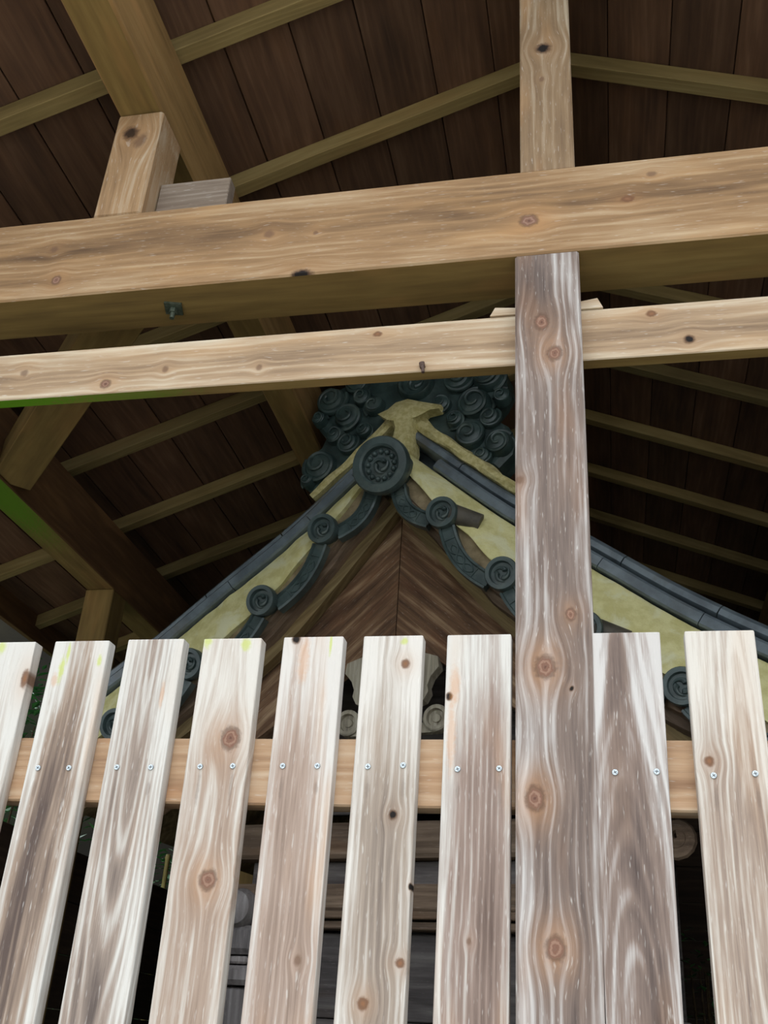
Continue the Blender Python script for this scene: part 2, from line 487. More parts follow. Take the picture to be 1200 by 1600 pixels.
# gable roof of the shelter seen from below
XR, ZR, SLOPE = -0.0665, 2.607, 0.4          # ridge of the rafter undersides
YF, YB = 0.95, 6.1
XE = 2.50
ceil = tag(empty('ceiling', (XR, YF, H + ZR)), 'boarded underside of the shelter gable roof', None, kind='structure')
ang = math.atan(SLOPE)
half_run = XE - abs(XR)
slen = half_run / math.cos(ang)
RAF_H, RAF_W = 0.05, 0.045
for side in (-1, 1):
    # frame: local x runs down the slope from the ridge, local z is the slope's normal
    ex = Vector((side * math.cos(ang), 0, -math.sin(ang)))
    ez = Vector((side * math.sin(ang), 0, math.cos(ang)))
    ey = ez.cross(ex)
    def frame(loc):
        return Matrix(((ex.x, ey.x, ez.x, loc[0]), (ex.y, ey.y, ez.y, loc[1]), (ex.z, ey.z, ez.z, loc[2]), (0, 0, 0, 1)))
    me_r = box_mesh((0.0, -RAF_W / 2, 0), (slen, RAF_W / 2, RAF_H), 0.002)
    for k in range(11):
        yb = 1.625 + 0.4665 * (k - 1)
        if yb > YB: continue
        link('rafter', me_r, m_rafter, ceil, mat4=frame((0, yb - RAF_W / 2 - YF, 0)))
    # boards running along the ridge, seams 168 mm apart
    bw = 0.168 / math.cos(ang)
    first = (0.1445 if side < 0 else 0.142) / math.cos(ang)
    edges = [0.0]
    e = first
    while e < slen:
        edges.append(e)
        e += bw
    edges.append(slen)
    random.seed(5 + side)
    for i in range(len(edges) - 1):
        a, b = edges[i], edges[i + 1]
        w = b - a
        dz = random.uniform(0, 0.004)
        fr = frame((0, 0, 0)) @ Matrix.Translation((a + w / 2, 0, RAF_H + dz))
        bm_ = box_mesh((-w / 2 + 0.0015, 0 if side > 0 else -(YB - YF), 0), (w / 2 - 0.0015, (YB - YF) if side > 0 else 0, 0.015), 0.002)
        link('roof_board', bm_, m_board, ceil, mat4=fr)
    y0, y1 = (0, YB - YF) if side > 0 else (-(YB - YF), 0)
    link('roof_sheet', box_mesh((-0.02, y0 - 0.02, RAF_H + 0.022), (slen + 0.03, y1 + 0.02, RAF_H + 0.06)), m_dark_y, ceil, mat4=frame((0, 0, 0)))
    # eave fascia
    fm = box_mesh((-0.012, 0, -0.06), (0.012, YB - YF, 0.075), 0.002)
    link('eave_fascia', fm, m_dark_y, ceil, loc=(side * half_run, 0, -half_run * SLOPE))

# ================================================================== timber frame of the shelter
frame_o = tag(empty('timber_frame', (-0.0685, 1.564, 0)), 'weathered timber post and beam frame carrying the shelter roof above the fence', 'frame')
FX, FY = -0.0685, 1.564


def fl(x, y, z):
    return (x - FX, y - FY, z + H)


Y0 = 1.564
PT = 0.125
TOPB, BOTB = 1.662, 1.432
KN = {1: [(0.555, 0.0477, 0.0166, 0.0074, 'b')], 4: [(0.45, 0.0198, 0.0171, 0.0143, 'r'), (0.229, 0.0141, 0.0131, 0.0124, 'r'), (0.241, 0.0548, 0.0047, 0.0041, 'h')], 5: [(0.621, -0.0299, 0.0081, 0.0068, 'h'), (0.122, 0.024, 0.0077, 0.0058, 's')], 6: [(0.575, 0.0236, 0.0077, 0.0075, 'b'), (0.332, 0.016, 0.0067, 0.006, 'h'), (0.229, 0.0478, 0.0045, 0.0024, 'h'), (0.125, 0.038, 0.0067, 0.0065, 'b'), (0.07, -0.0124, 0.009, 0.0074, 'b')], 7: [(0.519, -0.0459, 0.0064, 0.0051, 'h'), (0.158, -0.0066, 0.0051, 0.0037, 's')], 10: [(0.418, -0.0326, 0.0076, 0.0072, 'b')], 'post': [(1.259, -0.0123, 0.017, 0.0121, 'r'), (1.183, 0.0104, 0.0149, 0.0118, 'r'), (0.656, 0.0273, 0.0101, 0.0071, 'r'), (0.567, -0.015, 0.0172, 0.0141, 'r'), (0.531, 0.0182, 0.0042, 0.0039, 'h'), (0.36, -0.0332, 0.0162, 0.0123, 'r'), (0.153, -0.0068, 0.015, 0.0115, 'r'), (0.913, -0.0546, 0.0078, 0.0078, 's')], 'upost': [(2.048, -0.004, 0.0153, 0.0157, 'h'), (1.946, -0.0082, 0.0084, 0.0056, 's')]}
SP = {1: [(0.614, -0.0122, 0.0148, 0.0089, 'g')], 2: [(0.602, -0.0217, 0.0218, 0.0037, 'g'), (0.587, 0.0403, 0.0107, 0.0049, 'g'), (0.573, -0.0285, 0.0262, 0.0061, 'g'), (0.553, -0.0374, 0.0141, 0.0061, 'o')], 3: [(0.525, 0.0283, 0.025, 0.0046, 'o')], 4: [(0.614, 0.0261, 0.014, 0.0103, 'g'), (0.622, -0.0446, 0.0166, 0.0094, 'g')], 5: [(0.613, 0.0313, 0.0254, 0.0028, 'g'), (0.585, -0.0128, 0.0459, 0.0111, 'o')], 6: [(0.614, 0.0194, 0.0068, 0.0065, 'g')], 7: [(0.538, -0.0372, 0.0346, 0.0093, 'o'), (0.455, -0.041, 0.0623, 0.0081, 'o')]}
SC = {2: [(-0.0309, 0.398), (0.0251, 0.3985)], 3: [(-0.0291, 0.4004), (0.0307, 0.4009)], 4: [(-0.025, 0.4028), (0.0305, 0.4043)], 5: [(-0.0297, 0.4051), (0.0273, 0.4056)], 6: [(-0.0281, 0.4053), (0.028, 0.4079)], 7: [(-0.0295, 0.4027), (0.0344, 0.4043)], 9: [(-0.0269, 0.4002), (0.0334, 0.4018)], 10: [(-0.0281, 0.397), (0.0301, 0.4004)]}
BEAM = [(-1.143, -0.0672, 0.0095, 0.0113, 'r'), (-0.659, 0.0079, 0.0117, 0.0112, 's'), (-0.554, -0.0017, 0.0057, 0.0055, 's'), (-0.103, -0.0257, 0.0167, 0.014, 'r'), (0.094, 0.0073, 0.0137, 0.0087, 'b'), (0.145, 0.0691, 0.01, 0.0071, 's'), (-0.574, -0.1147, 0.0209, 0.0122, 'h'), (-1.169, 0.0257, 0.0098, 0.0098, 's')]
NUKI = [(-0.993, -0.0368, 0.0104, 0.01, 'r'), (-1.192, 0.0078, 0.0093, 0.0087, 's'), (-0.863, -0.0095, 0.0072, 0.0084, 's'), (-0.656, -0.0221, 0.0069, 0.0082, 's'), (-0.412, 0.0403, 0.0093, 0.0066, 'b'), (0.126, 0.039, 0.0095, 0.0078, 'b'), (0.191, -0.0285, 0.0092, 0.009, 'h')]

# centre post: lower length up to the beam, upper length from the beam to the ridge
m_post = wood('post_timber', 'z', PO_L, PO_M, PO_D, 41.0, across='x', half=0.0625, bleach=0.12, knots=KN['post'], stain=0.3, stain_col=srgb(170, 122, 84), fleck=0.42, fine=1.25, contrast=1.35, ring=75, bump=0.5)
m_upost = wood('upper_post_timber', 'z', srgb(196, 180, 158), srgb(146, 120, 92), srgb(96, 74, 56), 43.0, across='x', half=0.055, bleach=0.1, knots=KN['upost'], stain=0.3, fleck=0.3, ring=60, bump=0.4)
o = timber('post', (-0.0625, 0, -H), (0.0625, PT, BOTB - 0.0005), [m_post], frame_o, 0.004, fl(-0.0685, Y0, 0))
o['label'] = 'grey-brown knotty post standing in front of the fence'
o = timber('king_post', (-0.0565, 0, TOPB + 0.0005), (0.0565, 0.105, 2.43), [m_upost], frame_o, 0.003, fl(-0.064, Y0 + 0.006, 0))
o['label'] = 'upper post between the tie beam and the ridge'
# tie beam
zm = (TOPB + BOTB) / 2
m_beam = wood('tie_beam_timber', 'x', BM_L, BM_M, BM_D, 47.0, across='z', half=0.115, bleach=0.12, knots=BEAM, stain=0.3, stain_col=srgb(206, 160, 108), fleck=0.25, ring=42, contrast=0.9, bump=0.35, streak_pos=(0.015, 0.04, 0.22))
timber('tie_beam', (-2.25, 0, -0.115), (2.15, 0.132, 0.115), [m_beam, m_fresh_x], frame_o, 0.004, (0 - FX, 0, zm + H), face=lambda n: n.z < -0.8 or n.y > 0.8)
# bolt with square washer under the tie beam
wv = boxvf((-0.019, -0.019, -0.005), (0.019, 0.019, 0.0))
ht = tube([(0, 0, -0.016), (0, 0, -0.004)], 0.0095, 6)
st_ = tube([(0, 0, -0.030), (0, 0, -0.004)], 0.0055, 10)
link('bolt', mesh_from(*join([wv, ht, st_])), m_bolt, frame_o, mat4=Matrix.Translation(fl(-0.884, 1.632, BOTB)) @ Matrix.Rotation(0.25, 4, 'Z'))
# penetrating rail with its wedges
m_nuki = wood('rail_timber', 'x', srgb(218, 202, 178), srgb(178, 150, 120), srgb(122, 98, 78), 53.0, across='z', half=0.06, bleach=0.22, knots=NUKI, stain=0.25, stain_col=srgb(206, 160, 108), fleck=0.35, ring=55, bump=0.35, streak_pos=(0.0, 0.022, 0.15))
m_under = wood('rail_underside_timber', 'x', FR_L, FR_M, FR_D, 57.0, across='y', fleck=0.0, stain=0.2, fine=0.5, ring=35, bump=0.15,
               spots=[(-1.25, 0.015, 0.26, 0.05, srgb(96, 150, 20), 0.95), (-0.95, 0.015, 0.16, 0.03, srgb(110, 146, 40), 0.6)])
rail = timber('through_rail', (-2.2, 0, -0.0605), (2.1, 0.03, 0.0605), [m_nuki, m_under], frame_o, 0.002, (0 - FX, 1.609 - FY, 1.256 + H), face=lambda n: n.z < -0.8)
rail['label'] = 'thin horizontal rail passing through the post under the tie beam'
for x0, x1, z0, z1, d in ((-0.184, -0.125, 0.0, 0.020, 0.010), (0.036, -0.012, 0.0, 0.024, -0.010)):
    yb_ = 0.028
    za = 0.0605
    v = [(x0, -0.004, za), (x1, -0.004, za), (x1, -0.004, za + z1 * 0.75), (x0 + d, -0.004, za + z1)]
    v += [(a, yb_, c) for a, b, c in v]
    link('wedge', mesh_from(v, [(0, 1, 2, 3), (4, 5, 6, 7), (0, 1, 5, 4), (1, 2, 6, 5), (2, 3, 7, 6), (3, 0, 4, 7)]), m_nuki, rail)
nv = tube([(0.004, -0.012, -0.026), (0.002, -0.010, -0.008), (0, -0.004, -0.001), (0, 0.006, 0.002)], 0.0034, 8)
nh = tube([(-0.001, -0.006, 0.003), (0.001, -0.003, -0.008)], 0.0056, 8)
link('bent_nail', mesh_from(*join([nv, nh])), m_nail, rail, loc=(-0.316, 0.0, -0.046))

# strut on the beam, board beside it, purlin above
m_strut = wood('strut_timber', 'z', srgb(206, 188, 164), srgb(172, 138, 102), srgb(112, 84, 60), 59.0, across='x', half=0.06, bleach=0.1, knots=[(1.93, -0.014, 0.020, 0.018, 'h'), (1.90, 0.004, 0.024, 0.014, 's')], stain=0.4, fleck=0.25, ring=40, bump=0.3)
timber('strut', (-0.059, 0, TOPB + 0.0005), (0.059, 0.12, 1.999), [m_strut], frame_o, 0.006, fl(-1.038, Y0 + 0.003, 0))
m_block = wood('grey_board_timber', 'x', srgb(176, 164, 152), srgb(138, 122, 108), srgb(98, 84, 74), 61.0, across='z', fleck=0.25, stain=0.05, ring=70, bump=0.3)
o = timber('beam_board', (-0.09, 0, TOPB + 0.0005), (0.085, 0.035, 1.806), [m_block], frame_o, 0.002, fl(-0.885, Y0 + 0.058, 0))
o['label'] = 'short grey board standing on the tie beam beside the strut'
m_purlin = wood('purlin_timber', 'y', srgb(186, 152, 102), srgb(156, 122, 76), srgb(108, 82, 50), 63.0, across='z', fleck=0.05, stain=0.3, fine=0.5, ring=30, bump=0.2, knots=[(1.20, 0.06, 0.012, 0.010, 'b'), (1.86, 0.05, 0.012, 0.010, 'b')])
for xc, zb, zt in ((-1.0405, 2.0, 2.218), (0.9075, 2.0, 2.218)):
    timber('purlin', (-0.0565, YF, zb), (0.0565, YB, zt), [m_purlin, m_fresh_y], frame_o, 0.006, fl(xc, 0, 0), face=lambda n: n.z < -0.8)
timber('ridge_beam', (-0.0525, YF, 2.431), (0.0525, YB, 2.585), [m_fresh_y], frame_o, 0.004, fl(XR, 0, 0))
m_girder_u = wood('green_girder_underside', 'y', FR_L, FR_M, FR_D, 65.0, across='x', fleck=0.0, stain=0.2, fine=0.5, ring=35, bump=0.15,
                  spots=[(2.6, 0.0, 0.45, 0.10, srgb(92, 140, 24), 0.9), (1.9, 0.0, 0.5, 0.10, srgb(100, 150, 30), 0.9)])  # green patches along the underside
for xc in (-1.935, 1.80):
    timber('eave_girder', (-0.06, YF, 1.59), (0.06, YB, 1.835), [m_dark_y, m_girder_u], frame_o, 0.004, fl(xc, 0, 0), face=lambda n: n.z < -0.8)
    for yy in (1.564, 3.43, 5.6):
        if yy < 2:
            timber('corner_post', (-0.06, 0, -H), (0.06, 0.12, BOTB), [m_fresh_z], frame_o, 0.004, fl(xc, yy + 0.003, 0))
        else:
            timber('side_post', (-0.06, 0, -H), (0.06, 0.12, 1.589), [m_fresh_z], frame_o, 0.004, fl(xc, yy, 0))
# horizontal corner brace between girder and tie beam
a_, b_ = Vector((-1.0, 1.70)), Vector((-1.875, 2.62))
d_ = (b_ - a_)
br = math.atan2(d_.y, d_.x)
timber('corner_brace', (-0.0, -0.064, 0), (d_.length + 0.0, 0.064, 0.12), [m_fresh_x], frame_o, 0.003,
       mat4=Matrix.Translation(fl(a_.x, a_.y, 1.60)) @ Matrix.Rotation(br, 4, 'Z'))

# boarded walls added on the other three sides to keep the inside dark
m_wall_y = wood('dark_wall_board_y', 'y', srgb(92, 74, 58), srgb(66, 52, 41), srgb(44, 34, 28), 101.0, across='z', fleck=0.0, stain=0.1, stain_col=srgb(100, 70, 46), ring=30, rnd=True, bump=0.3)
m_wall_x = wood('dark_wall_board_x', 'x', srgb(92, 74, 58), srgb(66, 52, 41), srgb(44, 34, 28), 103.0, across='z', fleck=0.0, stain=0.1, stain_col=srgb(100, 70, 46), ring=30, rnd=True, bump=0.3)
for nm, lab, (x0, y0, x1, y1) in (('wall_left', 'low dark boarded wall added along the left side to darken the shelter', (-1.947, 1.70, -1.925, 5.60)), ('wall_right', 'low dark boarded wall added along the right side to darken the shelter', (1.79, 1.70, 1.812, 5.60)), ('wall_back', 'tall dark boarded wall added at the back to darken the shelter', (-1.87, 5.65, 1.73, 5.672))):
    w_ = tag(empty(nm, ((x0 + x1) / 2, (y0 + y1) / 2, 0)), lab, None, kind='structure')
    lx, ly = (x1 - x0) / 2, (y1 - y0) / 2
    bm_ = box_mesh((-lx, -ly, 0.0), (lx, ly, 0.172), 0.002)
    for k in range(21 if nm == 'wall_back' else 12):  # back wall raised so the gaps behind the shrine stay dark
        link('wall_board', bm_, m_wall_x if lx > ly else m_wall_y, w_, loc=(0, 0, 0.02 + k * 0.175))

# ================================================================== picket fence
fence = tag(empty('picket_fence', (-0.3, 1.60, 0)), 'bleached wooden picket fence with screwed slats below the tie beam', 'fence')
FNX, FNY = -0.3, 1.60
TH = 0.028
YS = Y0                       # slat fronts
CENT = {1: -1.038, 2: -.8955, 3: -.7555, 4: -.6145, 5: -.4705, 6: -.333, 7: -.190, 9: .044, 10: .186, 11: 0.327, 0: -1.180, 12: 0.468, 13: 0.610, 14: 0.751, 15: 0.893, 16: 1.034, 17: 1.176, 18: 1.317, 19: 1.459, 20: 1.6, -1: -1.322, -2: -1.463, -3: -1.605, -4: -1.746}
TILT = {3: 0.003, 4: 0.004, 6: -0.003, 9: -0.006, 7: -0.003}
TOPZ = {9: 0.624, 10: 0.6245, 7: 0.6245, 5: 0.6255, 3: 0.626}
LOOK = {  # light, mid, dark, stain, contrast
    2: (SL_L, srgb(158, 137, 121), srgb(94, 79, 73), 0.3, 1.15), 3: (SL_L, srgb(160, 143, 131), srgb(98, 86, 81), 0.12, 1.0),
    4: (srgb(218, 211, 202), srgb(172, 150, 134), srgb(118, 96, 82), 0.3, 0.9), 5: (srgb(218, 211, 204), srgb(174, 152, 138), srgb(124, 103, 90), 0.35, 0.85),
    6: (srgb(221, 214, 206), srgb(164, 148, 134), srgb(108, 95, 88), 0.10, 1.0), 7: (SL_L, srgb(154, 133, 122), srgb(102, 84, 76), 0.25, 0.95),
    9: (srgb(208, 202, 198), srgb(138, 119, 109), srgb(86, 73, 69), 0.08, 1.2), 10: (srgb(219, 211, 201), srgb(168, 148, 133), srgb(112, 96, 90), 0.12, 1.0)}


def screw_mesh():
    V, F = [], []
    n = 16
    prof = [(0.0048, 0.0), (0.0048, -0.0014), (0.0042, -0.0026), (0.0014, -0.0028)]
    for r, y in prof:
        for k in range(n):
            a = 2 * math.pi * k / n
            V.append((r * math.cos(a), y, r * math.sin(a)))
    for i in range(len(prof) - 1):
        for k in range(n):
            F.append((i * n + k, i * n + (k + 1) % n, (i + 1) * n + (k + 1) % n, (i + 1) * n + k))
    F.append(tuple(range(3 * n, 4 * n)))
    base = len(F)
    b1 = boxvf((-0.0028, -0.0030, -0.0005), (0.0028, -0.0014, 0.0005))  # raised dark bars stand in for the shaded recess
    b2 = boxvf((-0.0005, -0.0030, -0.0028), (0.0005, -0.0014, 0.0028))
    V, F = join([(V, F), b1, b2])
    me = mesh_from(V, F, 'screw')
    me.materials.append(m_screw)
    me.materials.append(m_screw_shade)
    for i, p in enumerate(me.polygons):
        if i >= base: p.material_index = 1
    return me


SCREW = screw_mesh()
PLAIN_PICKET = None
random.seed(3)
for k, xc in CENT.items():
    lt, md, dk, stn, con = LOOK.get(k, (SL_L, SL_M, SL_D, 0.2, 1.0))
    spots = []
    for (l, a, rl, ra, t_) in SP.get(k, ()):
        spots.append((l, a, rl, ra, GREEN if t_ == 'g' else ORANGE, 0.7 if t_ == 'g' else 0.42))
    for (sx, sz) in SC.get(k, ()):
        spots.append((sz - 0.035, sx + 0.001, 0.045 * (0.6 + 0.4 * math.sin(sx * 900 + k)), 0.0035, RUST, 0.35))
    m = PLAIN_PICKET if k not in LOOK and k != 1 and PLAIN_PICKET else wood('picket_timber', 'z', lt, md, dk, 70.0 + 9.3 * k, across='x', half=0.0525, bleach=0.24, top=0.625, knots=KN.get(k, ()), spots=spots,
             stain=stn, fleck=0.35, cath={3: (0.66, 0.0, 0.05), 9: (-0.25, -0.015, 0.075), 10: (0.22, 0.02, 0.07), 4: (0.05, 0.0, 0.05)}.get(k), streak_pos={2: (0.0, 0.035, 0.32), 3: (0.005, 0.03, 0.2), 6: (0.0, 0.03, 0.12), 7: (0.02, 0.04, 0.15), 9: (0.0, 0.035, 0.25)}.get(k), ring=110 if k in (3, 10, 9) else 85, contrast=con, bump=0.6, fine=1.6 if k in (3, 9, 10) else 1.25)
    if k not in LOOK and k != 1: PLAIN_PICKET = m
    hw = 0.0525 if k != 6 else 0.0505
    me = box_mesh((-hw, 0, -H + 0.05), (hw, TH, TOPZ.get(k, 0.625)), 0.0028, 2)
    if k in TILT:
        for v in me.vertices:
            v.co.x += TILT[k] * (v.co.z - 0.62) / -0.6
    p = link('picket', me, m, fence, loc=(xc - FNX, YS - FNY, H))
    for (sx, sz) in SC.get(k, [(-0.029, 0.4), (0.029, 0.4)]):
        s = link('screw', SCREW, m_screw, p, loc=(sx, 0.0005, sz))
        s.rotation_euler = (0, random.uniform(0, 1.5), 0)
m_rail = wood('fence_rail_timber', 'x', srgb(226, 200, 172), srgb(200, 164, 130), srgb(152, 116, 90), 83.0, across='z', fleck=0.3, stain=0.4, contrast=1.6, stain_col=srgb(204, 144, 96), ring=50, bump=0.3)
for z0 in (0.342, -0.95):
    for xa, xb in ((-1.93, -0.1315), (-0.0055, 1.78)):
        timber('fence_rail', (xa, 0, -0.054), (xb, 0.045, 0.054), [m_rail], fence, 0.003, (0 - FNX, YS + TH + 0.0005 - FNY, z0 + 0.062 + H))

# ================================================================== the shrine under the shelter
TH_S = math.radians(-11)
shrine = tag(empty('shrine', (-0.64, 2.75, 0), TH_S), 'small old wooden shrine with a dark tiled gable roof behind the fence', 'shrine')


def interp(tab, x):
    if x <= tab[0][0]:
        a, b = tab[0], tab[1]
    elif x >= tab[-1][0]:
        a, b = tab[-2], tab[-1]
    else:
        for a, b in zip(tab, tab[1:]):
            if a[0] <= x <= b[0]: break
    return a[1] + (b[1] - a[1]) * (x - a[0]) / (b[0] - a[0])


def smooth_tab(tab, x, h=0.07):
    return (interp(tab, x - h) + 2 * interp(tab, x) + interp(tab, x + h)) / 4


T_DISC = [(0.02, 1.70), (0.2, 1.472), (0.39, 1.246), (0.621, 1.056), (0.862, 0.877), (1.11, 0.735), (1.3, 0.65)]
T_CAP = [(0.03, 1.90), (0.155, 1.785), (0.386, 1.575), (0.62, 1.405), (0.86, 1.215), (1.08, 1.068), (1.3, 0.95)]
def zd(o): return smooth_tab(T_DISC, o, 0.05)
def zc(o): return smooth_tab(T_CAP, o)


def sweep(fz, o0, o1, section, side, n=10, jit=0.0, ease=None):
    """section: (normal offset, depth) polygon swept along z = fz(o), o0..o1, on side +1 / -1"""
    V, F = [], []
    m = len(section)
    for i in range(n + 1):
        o = o0 + (o1 - o0) * i / n
        dz = (fz(o + 0.01) - fz(o - 0.01)) / 0.02
        nx, nz = -dz, 1.0
        l = math.hypot(nx, nz)
        nx, nz = nx / l, nz / l
        sc = ease(i / n) if ease else 1.0
        for k, (nn, vv) in enumerate(section):
            j1 = jit * noise.noise(Vector((o * 14, k * 3.1, side * 7)))
            j2 = jit * noise.noise(Vector((o * 14, k * 3.1 + 50, side * 7)))
            V.append((side * (o + nx * (nn * sc + j1)), vv + j2, fz(o) + nz * (nn * sc + j1) + H))
    for i in range(n):
        for k in range(m):
            F.append((i * m + k, i * m + (k + 1) % m, (i + 1) * m + (k + 1) % m, (i + 1) * m + k))
    F.append(tuple(range(m)))
    F.append(tuple(range(n * m, n * m + m)))
    return V, F


def spart(name, vf, mat, parent=None, smooth=False, auto=True, rot=None):
    if rot is not None:            # own frame turned with the grain
        M = Matrix.Translation((0, 0, 1.3 + H)) @ Matrix.Rotation(rot, 4, 'Y')
        Mi = M.inverted()
        me = mesh_from([Mi @ Vector(v) for v in vf[0]], vf[1])
        o = link(name, me, mat, parent or shrine, mat4=M)
    else:
        me = mesh_from(*vf)
        o = link(name, me, mat, parent or shrine)
    if smooth:
        me.shade_smooth() if hasattr(me, 'shade_smooth') else None
        for p in me.polygons: p.use_smooth = True
        if auto:
            try:
                me.set_sharp_from_angle(angle=math.radians(40))
            except Exception:
                pass
    return o


def tomoe(r, y=-0.004, dirn=1):
    """three comma shapes swirling round a centre"""
    parts = []
    for k in range(3):
        a0 = 2 * math.pi * k / 3 + 0.5
        pth, rad = [], []
        for i in range(13):
            t = i / 12
            a = a0 + dirn * t * 2.5
            rr = r * (0.42 + 0.45 * t)
            pth.append((rr * math.cos(a), y, rr * math.sin(a)))
            rad.append(r * 0.30 * (1 - t) ** 0.75 * (0.55 if i == 0 else 1) + r * 0.015)
        parts.append(tube(pth, rad, 8))
    return join(parts)


def lathe_y(prof, n=32):
    """profile (radius, y) turned about the y axis"""
    V, F = [], []
    for r, y in prof:
        for k in range(n):
            a = 2 * math.pi * k / n
            V.append((r * math.cos(a), y, r * math.sin(a)))
    for i in range(len(prof) - 1):
        for k in range(n):
            F.append((i * n + k, i * n + (k + 1) % n, (i + 1) * n + (k + 1) % n, (i + 1) * n + k))
    F.append(tuple(range((len(prof) - 1) * n, len(prof) * n)))
    F.append(tuple(range(n)))
    return V, F


def xf(vf, M):
    return [M @ Vector(v) for v in vf[0]], vf[1]


# roof slab running back under the tiles (its underside is the soffit)
for s in (1, -1):
    V, F = sweep(lambda o: zd(o) - 0.005, 0.0, 1.17, [(0.0, 0.10), (0.0, 1.75), (-0.035, 1.75), (-0.035, 0.10)], s, 14)
    spart('soffit_board', (V, F), m_strip)
    V, F = sweep(lambda o: zc(o) - 0.02, 0.0, 1.2, [(0.0, 0.20), (0.0, 1.72), (-0.10, 1.72), (-0.10, 0.20)], s, 14)
    spart('roof_tiling', (V, F), m_tile)
# layered eave boards and rising strip between edge tiles and bargeboard
for s in (1, -1):
    spart('eave_board', sweep(lambda o: zd(o) - 0.05, 0.03, 1.16, [(0.015, 0.03), (0.015, 0.12), (-0.022, 0.12), (-0.014, 0.03)], s, 60, 0.007), m_shrine_x, rot=s * math.radians(43))
    spart('shingle_course', sweep(lambda o: zd(o) - 0.085, 0.03, 1.16, [(0.012, 0.06), (0.012, 0.14), (-0.02, 0.14), (-0.012, 0.06)], s, 70, 0.008), m_shrine_x, rot=s * math.radians(43))
    spart('rising_strip', sweep(lambda o: zd(o) - 0.105, 0.0, 1.15, [(0.02, 0.095), (0.02, 0.15), (-0.03, 0.15), (-0.035, 0.10)], s, 24, 0.001), m_strip, rot=s * math.radians(43))

# bargeboards meeting at the centre seam
def zbot(o): return 1.168 - 0.715 * o + 0.05 * o * o
for s in (1, -1):
    V, F = [], []
    n = 16
    ca = math.radians(42)
    for i in range(n + 1):
        o = 0.0015 + (0.78 - 0.0015) * i / n
        zt_ = zd(o) - 0.10
        zb_ = zbot(o) - (0.012 if i == 0 else 0)
        for (z, v) in ((zb_, 0.155), (zt_, 0.155), (zt_, 0.20), (zb_, 0.20)):
            V.append((s * o, v, z + H))
    for i in range(n):
        for k in range(4):
            F.append((i * 4 + k, i * 4 + (k + 1) % 4, (i + 1) * 4 + (k + 1) % 4, (i + 1) * 4 + k))
    F.append((0, 1, 2, 3))
    F.append(tuple(range(n * 4, n * 4 + 4)))
    # grain follows the board: give the object its own rotated frame
    M = Matrix.Translation((0, 0.155, 1.40 + H)) @ Matrix.Rotation(s * ca, 4, 'Y')
    Mi = M.inverted()
    me = mesh_from([Mi @ Vector(v) for v in V], F)
    link('bargeboard', me, m_barge, shrine, mat4=M)

# plaster band under the capping tiles
for s in (1, -1):
    V, F = [], []
    n = 70
    rows = 5
    for i in range(n + 1):
        o = 0.035 + (1.16 - 0.035) * i / n
        zb_, vb = zd(o) + 0.012 + 0.012 * noise.noise(Vector((o * 16, s * 5, 0))), 0.012
        zt_, vt = zc(o) - 0.124, 0.075
        for k in range(rows):
            t = k / (rows - 1)
            j = 0.006 * noise.noise(Vector((o * 22, t * 5, s * 9)))
            V.append((s * o, vb + (vt - vb) * t + j - 0.012 * math.sin(math.pi * t), zb_ + (zt_ - zb_) * t + H))
        V.append((s * o, 0.16, zt_ + H))
        V.append((s * o, 0.16, zb_ + H))
    m = rows + 2
    for i in range(n):
        for k in range(m):
            F.append((i * m + k, i * m + (k + 1) % m, (i + 1) * m + (k + 1) % m, (i + 1) * m + k))
    F.append(tuple(range(m)))
    F.append(tuple(range(n * m, n * m + m)))
    spart('plaster_band', (V, F), m_plaster, smooth=True)

# capping tiles: a lower flat course and an upper half-round course along each gable edge
SEAM = {-1: [0.06, 0.16, 0.422, 0.684, 0.94, 1.18], 1: [0.045, 0.235, 0.48, 0.73, 0.975, 1.20]}
SEAMB = {-1: [0.15, 0.30, 0.565, 0.82, 1.06, 1.19], 1: [0.15, 0.42, 0.66, 0.92, 1.16]}
half = [(-0.046, 0.085)] + [(-0.046 + 0.05 * math.sin(a), 0.135 - 0.05 * math.cos(a)) for a in [math.pi * k / 8 for k in range(1, 8)]] + [(-0.046, 0.185)]
half = [(-0.042, 0.104), (-0.034, 0.092), (-0.018, 0.090), (-0.005, 0.102), (0.0, 0.125), (-0.005, 0.152), (-0.018, 0.17), (-0.042, 0.175)]
for s in (1, -1):
    L_ = SEAM[s]
    for a, b in zip(L_, L_[1:]):
        spart('capping_tile', sweep(zc, a + 0.0015, b - 0.0015, half, s, 8, 0.0, ease=lambda t: 1.0), m_tile, smooth=True)
    L_ = SEAMB[s]
    for a, b in zip(L_, L_[1:]):
        spart('flat_course_tile', sweep(lambda o: zc(o) - 0.086, a + 0.001, b - 0.001, [(-0.024, 0.062), (-0.019, 0.055), (0.006, 0.054), (0.014, 0.060), (0.014, 0.16), (-0.024, 0.16)], s, 8), m_tile)
    # straw plaster bead on top of the capping tiles, below the ridge ornament
    spart('straw_plaster', sweep(lambda o: zc(o) + 0.018, 0.02, 0.43 if s > 0 else 0.31, [(-0.022, 0.085), (-0.008, 0.078), (0.016, 0.086), (0.032, 0.11), (0.032, 0.18), (-0.022, 0.18)], s, 60, 0.012, ease=lambda t: 1.0 - 0.35 * t), m_straw)
